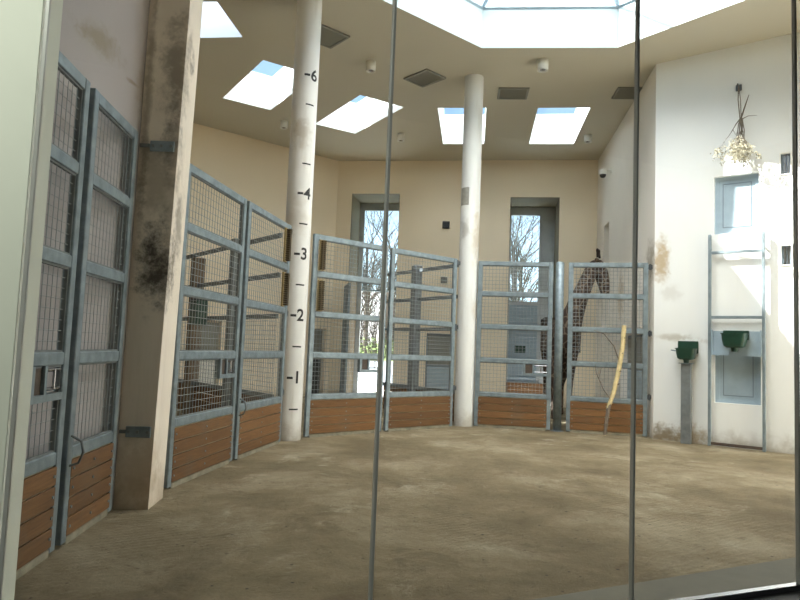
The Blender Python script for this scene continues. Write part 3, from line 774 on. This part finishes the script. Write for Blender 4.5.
lf.build('leaves', M_LEAF, g)
# a loose thread of twigs hangs as low as the shutter

# ------------------------------------------------------------------ ceiling fittings
def vent(c, w, d, rz, label):
    g = empty('ceiling_vent', (c[0], c[1], HZ), rz, label, 'vent', 'ceiling vents')
    m = MB(); b = .045; z0, z1 = -.03, 0
    m.box(-w/2, w/2, -d/2, -d/2+b, z0, z1).box(-w/2, w/2, d/2-b, d/2, z0, z1).box(-w/2, -w/2+b, -d/2+b, d/2-b, z0, z1).box(w/2-b, w/2, -d/2+b, d/2-b, z0, z1)
    m.build('frame', M_VENT, g)
    m = MB(); n_ = 12
    for k in range(n_):
        y = -d/2+b+(d-2*b)*(k+.5)/n_; m.add([(-w/2+b, y-.018, -.004), (w/2-b, y-.018, -.004), (w/2-b, y+.012, -.024), (-w/2+b, y+.012, -.024)], [(0, 1, 2, 3)])
    m.build('slats', M_VENT, g)
vent((-1.62, 11.78), .70, .66, math.radians(40), 'square dark ceiling grille beside the top of the numbered column')
vent((.35, 13.5), .60, .72, math.radians(43), 'square dark ceiling grille left of the top of the plain white column')
vent((2.38, 14.13), .68, .62, math.radians(-5), 'square dark ceiling grille just right of the plain white column top')
vent((4.92, 13.86), .62, .62, math.radians(-5), 'square dark ceiling grille by the right corner')
def lamp(x, y, label, s=1.0):
    g = MB().lathe([(0, 0), (.10*s, 0), (.10*s, -.20*s), (.085*s, -.20*s), (.075*s, -.15*s), (0, -.15*s)], 24).build('downlight', M_WHITEP, None, (x, y, HZ)); tag(g, label, 'lamp', 'ceiling downlights')
    MB().lathe([(.045*s, -.155*s), (.05*s, -.19*s), (0.0, -.195*s)], 16).build('bulb', M_CHROME, g)
lamp(-.79, 12.83, 'white cylinder downlight between the numbered column and the diamond grille')
lamp(-3.25, 16.54, 'small white cylinder downlight left of the numbered column, between two skylights')
lamp(-.15, 17.21, 'small white cylinder downlight above the left tall doorway')
lamp(2.68, 12.44, 'white cylinder downlight just under the octagonal skylight edge', 1.1)
lamp(4.85, 16.71, 'small white cylinder downlight near the back right corner')
# security camera
g = empty('security_camera', (5.505, 16.75, 6.5), PI/2+.13, 'small white dome security camera on a bracket high on the side wall', 'camera')
MB().tube([(0, 0.0, 0), (0, .16, .0), (0, .22, -.02)], .018, 8).box(-.05, .05, -.01, .02, -.07, .07).build('bracket', M_WHITEP, g)
MB().lathe([(0, 0.02), (.08, 0), (.10, -.06), (.095, -.12), (.085, -.14)], 20, (0, .24)).build('housing', M_WHITEP, g)
MB().lathe([(.085, -.14), (.075, -.19), (.045, -.22), (0, -.235)], 20, (0, .24)).build('dome', M_BLACK, g)
# dark boxes on the back wall
for z, w, lbz in ((5.39, .22, 'upper small black loudspeaker grille on the back wall'), (3.68, .20, 'lower small dark grey box on the back wall')):
    s_ = sx(BL, BR, 1.33); p = bw(s_, -.06)
    o = MB().box(-w/2, w/2, 0, .06, z-w/2, z+w/2, bev=.01).build('wall_speaker', M_BLACK if z > 5 else M_VENT, None, p, bang); tag(o, lbz, 'speaker')
    m = MB()
    for k in range(5): m.box(-w*.4, w*.4, -.006, 0, z-w*.36+k*w*.16, z-w*.36+k*w*.16+.012)
    m.build('grille', M_DSTEEL, o)
# patch plate on the plain column
o = MB(); n_ = 6; v = []
for i in range(n_+1):
    a = math.radians(-165+i*10); v += [(.2065*math.cos(a), .2065*math.sin(a), -.19), (.2065*math.cos(a), .2065*math.sin(a), .19)]
struct(o.add(v, [(2*i, 2*i+2, 2*i+3, 2*i+1) for i in range(n_)]).build('trim_12', plain('grey_patch', (.33, .32, .28), .8, 0, .2, 20), None, (1.415, 13.40, 4.78)))

# ------------------------------------------------------------------ leaning branch
g = MB().tube([(4.02, 12.42, .03), (4.10, 12.47, .55), (4.22, 12.53, .85), (4.33, 12.57, 1.3), (4.41, 12.60, 1.75), (4.44, 12.62, 2.16)], [.026, .036, .042, .044, .046, .044], 10).build('leaning_branch', M_STICK)
tag(g, 'pale peeled branch leaning upright against the rightmost mesh gate', 'branch')
m = MB()
m.tube([(4.02, 12.41, .035), (4.09, 12.455, .50), (4.13, 12.48, .62)], [.030, .040, .034], 8)
m.tube([(4.34, 12.58, 1.45), (4.24, 12.60, 1.75), (4.06, 12.66, 1.98), (3.88, 12.74, 2.05)], [.014, .012, .009, .005], 6)
m.tube([(4.15, 12.50, .72), (4.03, 12.56, .9), (3.92, 12.66, 1.2), (3.90, 12.68, 1.38)], [.012, .011, .007, .004], 6)
m.tube([(3.96, 12.63, 1.1), (4.0, 12.62, 1.3)], [.006, .004], 6)
for z in (1.0, 1.25, 1.6, 1.9): m.tube([(4.27+(z-1)*.14, 12.54+(z-1)*.07, z-.01), (4.27+(z-1)*.14+.05, 12.50+(z-1)*.07, z+.02)], [.020, .012], 6)
m.build('dark_twigs', M_TWIG, g)

# ------------------------------------------------------------------ giraffe
def skin_obj(name, pts, edges, mat, parent=None, root=0, sub=2):
    me = bpy.data.meshes.new(name); me.from_pydata([p[:3] for p in pts], edges, []); me.materials.append(mat)
    o = bpy.data.objects.new(name, me); COL.objects.link(o)
    if parent: o.parent = parent
    md = o.modifiers.new('skin', 'SKIN'); md.use_smooth_shade = True
    if not me.skin_vertices: 
        bpy.context.view_layer.objects.active = o
    sk = me.skin_vertices[0].data
    for i, p in enumerate(pts): sk[i].radius = (p[3], p[4] if len(p) > 4 else p[3]); sk[i].use_root = (i == root)
    ss = o.modifiers.new('sub', 'SUBSURF'); ss.levels = sub; ss.render_levels = sub
    return o
GO = Vector((3.82, 15.0, 0))
P = [ # x, y, z, r   (local; faces the viewer, neck bent to the right)
 (.10, .95, 1.98, .34), (.06, .45, 1.94, .41), (.02, -.05, 2.02, .42), (.06, -.32, 2.22, .33), (.15, -.46, 2.50, .24), (.28, -.52, 2.90, .195), (.43, -.52, 3.28, .175), (.57, -.50, 3.60, .155),
 (.68, -.48, 3.66, .17), (.75, -.47, 3.44, .185), (.83, -.46, 3.14, .135), (.87, -.46, 2.86, .09),
 # front legs
 (-.20, -.12, 1.55, .15), (-.21, -.15, 1.02, .075), (-.20, -.10, .55, .055), (-.20, -.13, .14, .055), (-.20, -.17, .06, .07),
 (.20, -.16, 1.55, .15), (.17, -.20, 1.02, .075), (.16, -.16, .55, .055), (.16, -.19, .14, .055), (.16, -.23, .06, .07),
 # rear legs
 (-.10, .98, 1.62, .19), (-.12, .82, 1.20, .12), (-.10, 1.10, .78, .065), (-.10, 1.05, .14, .05), (-.10, 1.0, .06, .065),
 (.30, 1.0, 1.62, .19), (.32, .86, 1.20, .12), (.30, 1.14, .78, .065), (.30, 1.08, .14, .05), (.30, 1.03, .06, .065)]
E_ = [(0, 1), (1, 2), (2, 3), (3, 4), (4, 5), (5, 6), (6, 7), (7, 8), (8, 9), (9, 10), (10, 11), (2, 12), (12, 13), (13, 14), (14, 15), (15, 16), (2, 17), (17, 18), (18, 19), (19, 20), (20, 21),
      (0, 22), (22, 23), (23, 24), (24, 25), (25, 26), (0, 27), (27, 28), (28, 29), (29, 30), (30, 31)]
gi = skin_obj('giraffe', P, E_, M_HIDE, None, 1)
gi.location = GO; tag(gi, 'dark patterned giraffe in the back stall, head lowered by the side wall', 'giraffe')
for s_ in (-1, 1):
    b = Vector((.68+s_*.04, -.50+s_*.055, 3.78))
    MB().tube([b, b+Vector((-.01, s_*.01, .10)), b+Vector((-.015, s_*.015, .17)), b+Vector((-.015, s_*.015, .20))], [.028, .022, .030, .018], 10).build('horn', M_MANE, gi)
    e = Vector((.64, -.50+s_*.13, 3.68))
    tip = e+Vector((-.13 if s_ < 0 else .03, s_*.17, .03)); mid = e.lerp(tip, .5)
    MB().tube([e, mid, tip], [.022, .045, .008], 8).build('ear', M_HIDE, gi)
    ey = Vector((.82, -.47+s_*.145, 3.48))
    v = MB(); v.lathe([(.001, -.028), (.02, -.02), (.028, 0), (.02, .02), (.001, .028)], 12, (ey.x, ey.y)).xf(Matrix.Translation((0, 0, ey.z))).build('eye', M_BLACK, gi)
    nn = Vector((.915, -.46+s_*.04, 2.90)); MB().tube([nn, nn+Vector((.03, s_*.02, -.01))], [.014, .010], 8).build('nostril', M_BLACK, gi)
mm = MB(); pr = [(.02, -.22, 2.55), (.10, -.33, 2.8), (.22, -.38, 3.05), (.36, -.40, 3.35), (.52, -.41, 3.66)]
mm.tube(pr, [.03, .045, .045, .045, .03], 6); mm.build('mane', M_MANE, gi)
MB().tube([(.10, 1.27, 2.05), (.10, 1.40, 1.7), (.10, 1.38, 1.3), (.10, 1.36, 1.05), (.10, 1.36, .8)], [.03, .022, .018, .035, .015], 8).build('tail', M_MANE, gi)

# ------------------------------------------------------------------ outdoors beyond the doors
struct(MB().prism([(-30, 21.2), (40, 20.4), (40, 26), (-30, 26)], -.12, -.02).build('trim_13', M_OUT))
struct(MB().add([(-30, 26, -.03), (40, 26, -.03), (40, 38, .75), (-30, 38, .75)], [(0, 1, 2, 3)]).add([(-30, 26, -.3), (40, 26, -.3), (40, 38, -.3), (-30, 38, -.3)], [(3, 2, 1, 0)]).build('trim_14', M_ASPH))
struct(MB().add([(-60, 38, .75), (70, 38, .75), (70, 100, 2.2), (-60, 100, 2.2)], [(0, 1, 2, 3)]).build('trim_15', M_GRASS))
def hedge(x0, x1, y, h_, label):
    m = MB(); rr_ = random.Random(int(x0*10)+5)
    n_ = 26
    for i in range(420):
        x = rr_.uniform(x0, x1); z = rr_.uniform(.8, .8+h_); yy = y+rr_.uniform(-.5, .5); a = rr_.uniform(0, PI); b = rr_.uniform(-.6, .6); l = rr_.uniform(.1, .22)
        d = Vector((math.cos(a), math.sin(a)*.5, math.sin(b))); u = Vector((-math.sin(a), .3, math.cos(a)*.6))*.5
        q = Vector((x, yy, z)); m.add([q, q+d*l+u*l*.5, q+d*l*2, q+d*l-u*l*.5], [(0, 1, 2, 3)])
    o = m.build('hedge', M_GRASS); tag(o, label, 'hedge')
hedge(-5.5, 1.5, 39.6, 1.3, 'low green hedge beyond the paving seen through the left tall doorway')
hedge(6.5, 12.5, 40, 1.5, 'low green hedge beyond the paving seen through the right tall window')

def thicket(x0, x1, y, h_, seed, label):
    m = MB(); rr_ = random.Random(seed)
    for i in range(230):
        x = rr_.uniform(x0, x1); yy = y+rr_.uniform(-1.2, 1.2); hh = h_*rr_.uniform(.45, 1); lx_ = rr_.uniform(-.5, .5); z0 = .8+(yy-38)*.0234
        a = Vector((x, yy, z0-.05)); b = a+Vector((lx_*.4, 0, hh*.5)); c = a+Vector((lx_, rr_.uniform(-.3, .3), hh))
        m.tube([a, b, c], [.035, .025, .01], 3, cap=False)
        for k in range(3):
            q = b.lerp(c, rr_.random()); m.tube([q, q+Vector((rr_.uniform(-.6, .6), 0, rr_.uniform(.2, .8)))], [.014, .005], 3, cap=False)
    o = m.build('thicket', M_BARK); tag(o, label, 'bushes')
thicket(-5.5, 1.5, 44, 4.2, 3, 'dense bare thicket on the bank seen through the left tall doorway')
thicket(6.3, 13.0, 44, 4.2, 4, 'dense bare thicket on the bank seen through the right tall window')

def bare_tree(x, y, h_, seed, label, group):
    rr_ = random.Random(seed); m = MB()
    def grow(p, d, ln, r, lev):
        pts = [Vector(p)]; rs = [r]; d = Vector(d); n_ = 4 if lev < 3 else 3
        for i in range(n_):
            w = .07 if lev == 0 else .22
            d = (d+Vector((rr_.uniform(-w, w), rr_.uniform(-w, w), rr_.uniform(-w*.5, w*.9)))).normalized()
            pts.append(pts[-1]+d*ln/n_); rs.append(r*(1-.45*(i+1)/n_))
        m.tube(pts, rs, 5 if lev < 2 else 3, cap=False)
        if lev < 4:
            nb = (12, 5, 4, 3)[lev]
            for k in range(nb):
                i = rr_.randint(1, n_) if lev else rr_.randint(1, n_)
                a = rr_.uniform(0, 2*PI); sp_ = rr_.uniform(.5, 1.0)
                nd = (d + Vector((math.cos(a), math.sin(a), rr_.uniform(0, .3)))*sp_).normalized()
                grow(pts[i], nd, ln*rr_.uniform(.42, .62), rs[i]*.5, lev+1)
    grow((0, 0, 0), (0, 0, 1), h_*.62, h_*.013, 0)
    o = m.build('bare_tree', M_BARK, None, (x, y, .72+(y-38)*.0234)); tag(o, label, 'tree', group)
for i, (x, y, h_) in enumerate([(-2.1, 41, 11.5), (-.4, 50, 13), (-3.9, 58.5, 13), (-1.2, 66, 16), (-4.0, 77, 17)]):
    bare_tree(x, y, h_, 11+i, 'bare winter tree seen through the left tall doorway', 'bare trees outside the left tall doorway')
for i, (x, y, h_) in enumerate([(7.6, 41, 12), (9.0, 49.5, 14), (10.6, 59, 15), (12.6, 69, 17)]):
    bare_tree(x, y, h_, 31+i, 'bare winter tree seen through the right tall window', 'bare trees outside the right tall window')

# ------------------------------------------------------------------ visitors' lamp
lx, ly = gl(-.5) + bk*1.5
g = MB().lathe([(0, 0), (.11, 0), (.11, -.16), (.10, -.16), (.09, -.10), (0, -.10)], 20).build('visitor_downlight', M_WHITEP, None, (lx, ly, 4.3)); tag(g, 'cylinder downlight on the dark ceiling of the visitor room', 'lamp')
mt, n, b = newmat('lamp_glow'); b.inputs['Emission Color'].default_value = (1, .86, .6, 1); b.inputs['Emission Strength'].default_value = 3
MB().lathe([(.088, -.105), (.0, -.105)], 20).build('bulb', mt, g)
ld = bpy.data.lights.new('visitor_lamp', 'AREA'); ld.shape = 'DISK'; ld.size = .17; ld.energy = 130; ld.color = (.95, 1, .88)
lo = bpy.data.objects.new('visitor_lamp', ld); COL.objects.link(lo); lo.location = (lx, ly, 4.18); lo.rotation_euler = (0, 0, 0)
